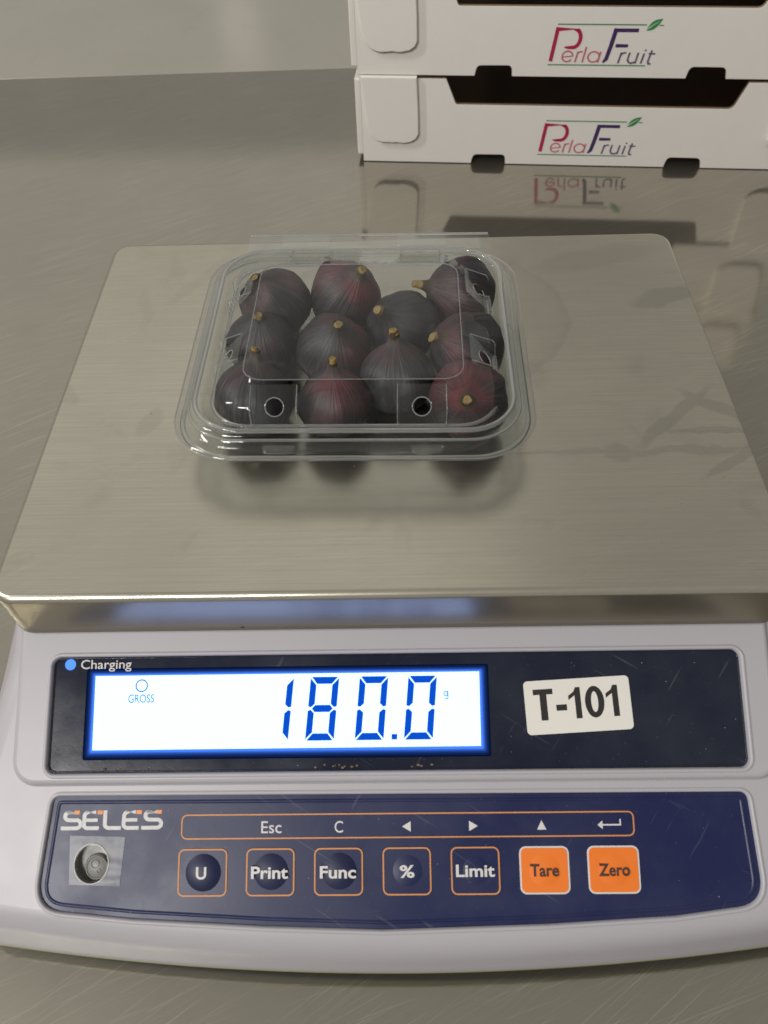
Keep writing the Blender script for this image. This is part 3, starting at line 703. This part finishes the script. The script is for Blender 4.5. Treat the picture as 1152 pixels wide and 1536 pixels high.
# ------------------------------------------------------------------ fruit boxes
BA = R(-5.2); bc, bs = math.cos(BA), math.sin(BA); BO = Vector((-.0238, .5295, 0))
BW, BD, BH, TK = .390, .295, .0712, .0035
def make_box(z0, du, dv, label):
    o_ = BO + Vector((du * bc - dv * bs, du * bs + dv * bc, 0))
    fr = lambda u, v, z: (o_.x + u * bc - v * bs, o_.y + u * bs + v * bc, z0 + z)
    b = empty('fruit_box', (o_.x, o_.y, z0), label, 'box', 'stacked fruit boxes')
    front = lambda u, z, h=0.0: fr(u, -h, z)                       # h out of the front face
    back = lambda u, z, h=0.0: fr(u, BD + h, z)
    left = lambda v, z, h=0.0: fr(-h, v, z)
    right = lambda v, z, h=0.0: fr(BW + h, v, z)
    cut = rpoly([(0, .0006), (.0957, .0006), (.0972, .0086), (.1252, .0088), (.1260, .0006), (.2632, .0006), (.2645, .0093), (.2925, .0092), (.2945, .0006), (BW, .0006), (BW, BH), (.3125, BH), (.3060, .0505), (.0802, .0508), (.0712, BH), (0, BH)],
                (0, 0, .0045, .0045, 0, 0, .0045, .0045, 0, 0, 0, 0, .004, .002, 0, 0), 5)
    fp = plate('front_panel', [cut], front, [M_card], b, -TK, 0, .0002)
    plate('front_core', [inset_loop(cut, -.00025)], front, M_kraft, fp, -TK * .86, -TK * .10)
    plate('back_panel', [[(0, .0006), (BW, .0006), (BW, BH), (.33, BH), (.31, .05), (.08, .05), (.06, BH), (0, BH)]], back, M_card, b, -TK, 0, .0003)
    for nm, fn, sg in (('side_panel', left, 1), ('side_panel', right, -1)):
        plate(nm, [rpoly([(.002, .0050), (BD - .002, .0050), (BD - .002, BH - .0015), (.002, BH - .0015)], .002)], fn, M_card, b, -.0002, .0052, .0008)
    plate('bottom', [[(.002, .05), (BW - .002, .05), (BW - .002, BD - .002), (.002, BD - .002)]], lambda u, v, h: fr(u, v, h), M_kraft, b, .001, .0035)
    # folded-over corner flaps with torn ends
    for m_ in (0, 1):
        X = (lambda u: u) if not m_ else (lambda u: BW - u)
        L = [(.0004, BH + .0022), (.0020, .055), (.0050, .036), (.0086, .0245), (.0120, .0208), (.0165, .0192)]
        L += [(.0165 + .022 * k / 9, .0188 + random.uniform(-.0003, .0006)) for k in range(1, 10)]
        L += [(.0430, .0200), (.0472, .0228), (.0492, .0270), (.0488, .045), (.0473, BH + .0022)]
        L = [(X(u), z) for u, z in L]
        fl = plate('corner_flap', [L], front, M_card, b, .0004, .0034, .0009)
        tp = [(X(.0008), BH + .0022), (X(.0472), BH + .0022)]
        V, Fs = loft([[front(u, BH + .0006 + .0018 * math.sin(R(q)), .0018 * math.cos(R(q)) + .0014) if q <= 90 else front(u, BH + .0024, .0014 - (q - 90) * .0004) for q in (0, 20, 40, 60, 80, 90, 130)] for u in (tp[0][0], tp[1][0])])
        Vv = V; k_ = 7; Fq = [(i, i + 1, k_ + i + 1, k_ + i) for i in range(k_ - 1)]
        obj('flap_fold', Vv, Fq, M_card, fl, True)
    # printed emblem on the front
    mp = lambda X, Y: (.1532 + (X - 215) * .0764 / 705, .0098 + (475 - Y) * .0292 / 292)
    H = .00022
    pl = strokes('printed_letter', [([(256, 205), (232, 450)], 27), ([(262, 219), (385, 219)] + arc(380, 283, 44, 64, -85, 85, 12) + [(345, 349), (318, 346)], [27] * 15 + [22, 8])], mp, H, front, M_crim, fp)
    strokes('printed_letter', [([(312, 418), (388, 410)], 9), (arc(350, 413, 38, 38, -5, -325, 22), 11)], mp, H, front, M_pink, fp)
    strokes('printed_letter', [([(422, 375), (410, 455)], 12), (arc(447, 405, 29, 28, 200, 285, 8), 11)], mp, H, front, M_pink, fp)
    strokes('printed_letter', [([(476, 342), (462, 455)], 12)], mp, H, front, M_pink, fp)
    strokes('printed_letter', [(arc(538, 414, 40, 38, 0, 360, 26), 11), ([(584, 375), (573, 455)], 12)], mp, H, front, M_pink, fp)
    strokes('printed_letter', [([(664, 210), (648, 330), (630, 430), (610, 455)], [30, 30, 28, 14]), ([(668, 223), (822, 223)], 26), ([(680, 332), (768, 332)], [26, 22])], mp, H, front, M_purp, fp)
    strokes('printed_letter', [([(732, 380), (720, 460)], 13), (arc(757, 408, 27, 26, 200, 290, 8), 12)], mp, H, front, M_grey, fp)
    strokes('printed_letter', [([(792, 380), (785, 425)] + arc(815, 428, 30, 29, 180, 40, 8), 13), ([(852, 380), (842, 460)], 13)], mp, H, front, M_grey, fp)
    strokes('printed_letter', [([(894, 385), (883, 460)], 13), ([(900, 357), (899, 369)], 13)], mp, H, front, M_grey, fp)
    strokes('printed_letter', [([(945, 362), (932, 440), (936, 460), (955, 461)], 13), ([(925, 387), (972, 387)], 12)], mp, H, front, M_grey, fp)
    strokes('green_rule', [([(250, 184), (868, 184)], 8), ([(955, 187), (986, 187)], 7)], mp, H, front, M_green, fp)
    strokes('green_rule', [([(215, 475), (920, 475)], 8)], mp, H, front, M_green, fp)
    lf = []
    A = Vector((868, 222)); B_ = Vector((972, 142)); d = B_ - A; nn = Vector((-d.y, d.x)).normalized()
    up = [A + d * t + nn * 26 * math.sin(math.pi * t ** .8) for t in [k / 12 for k in range(13)]]; dn = [A + d * t - nn * 24 * math.sin(math.pi * t ** 1.1) for t in [k / 12 for k in range(13)]]
    polys('leaf_emblem', [[tuple(p) for p in up] + [tuple(p) for p in dn[::-1][1:-1]]], mp, H + .00002, front, M_leaf, fp)
    strokes('leaf_vein', [([(866, 224), (905, 190), (950, 160)], [6, 5, 2])], mp, H + .00006, front, M_card, fp)
    return b
make_box(0, 0, 0, 'white cardboard fruit box at the bottom of the stack, standing on steel')
make_box(.0737, -.0016, -.001, 'white cardboard fruit box resting on the bottom box of the stack')
make_box(.1474, .001, .001, 'topmost white cardboard fruit box of the stack, only its lower edge in frame')
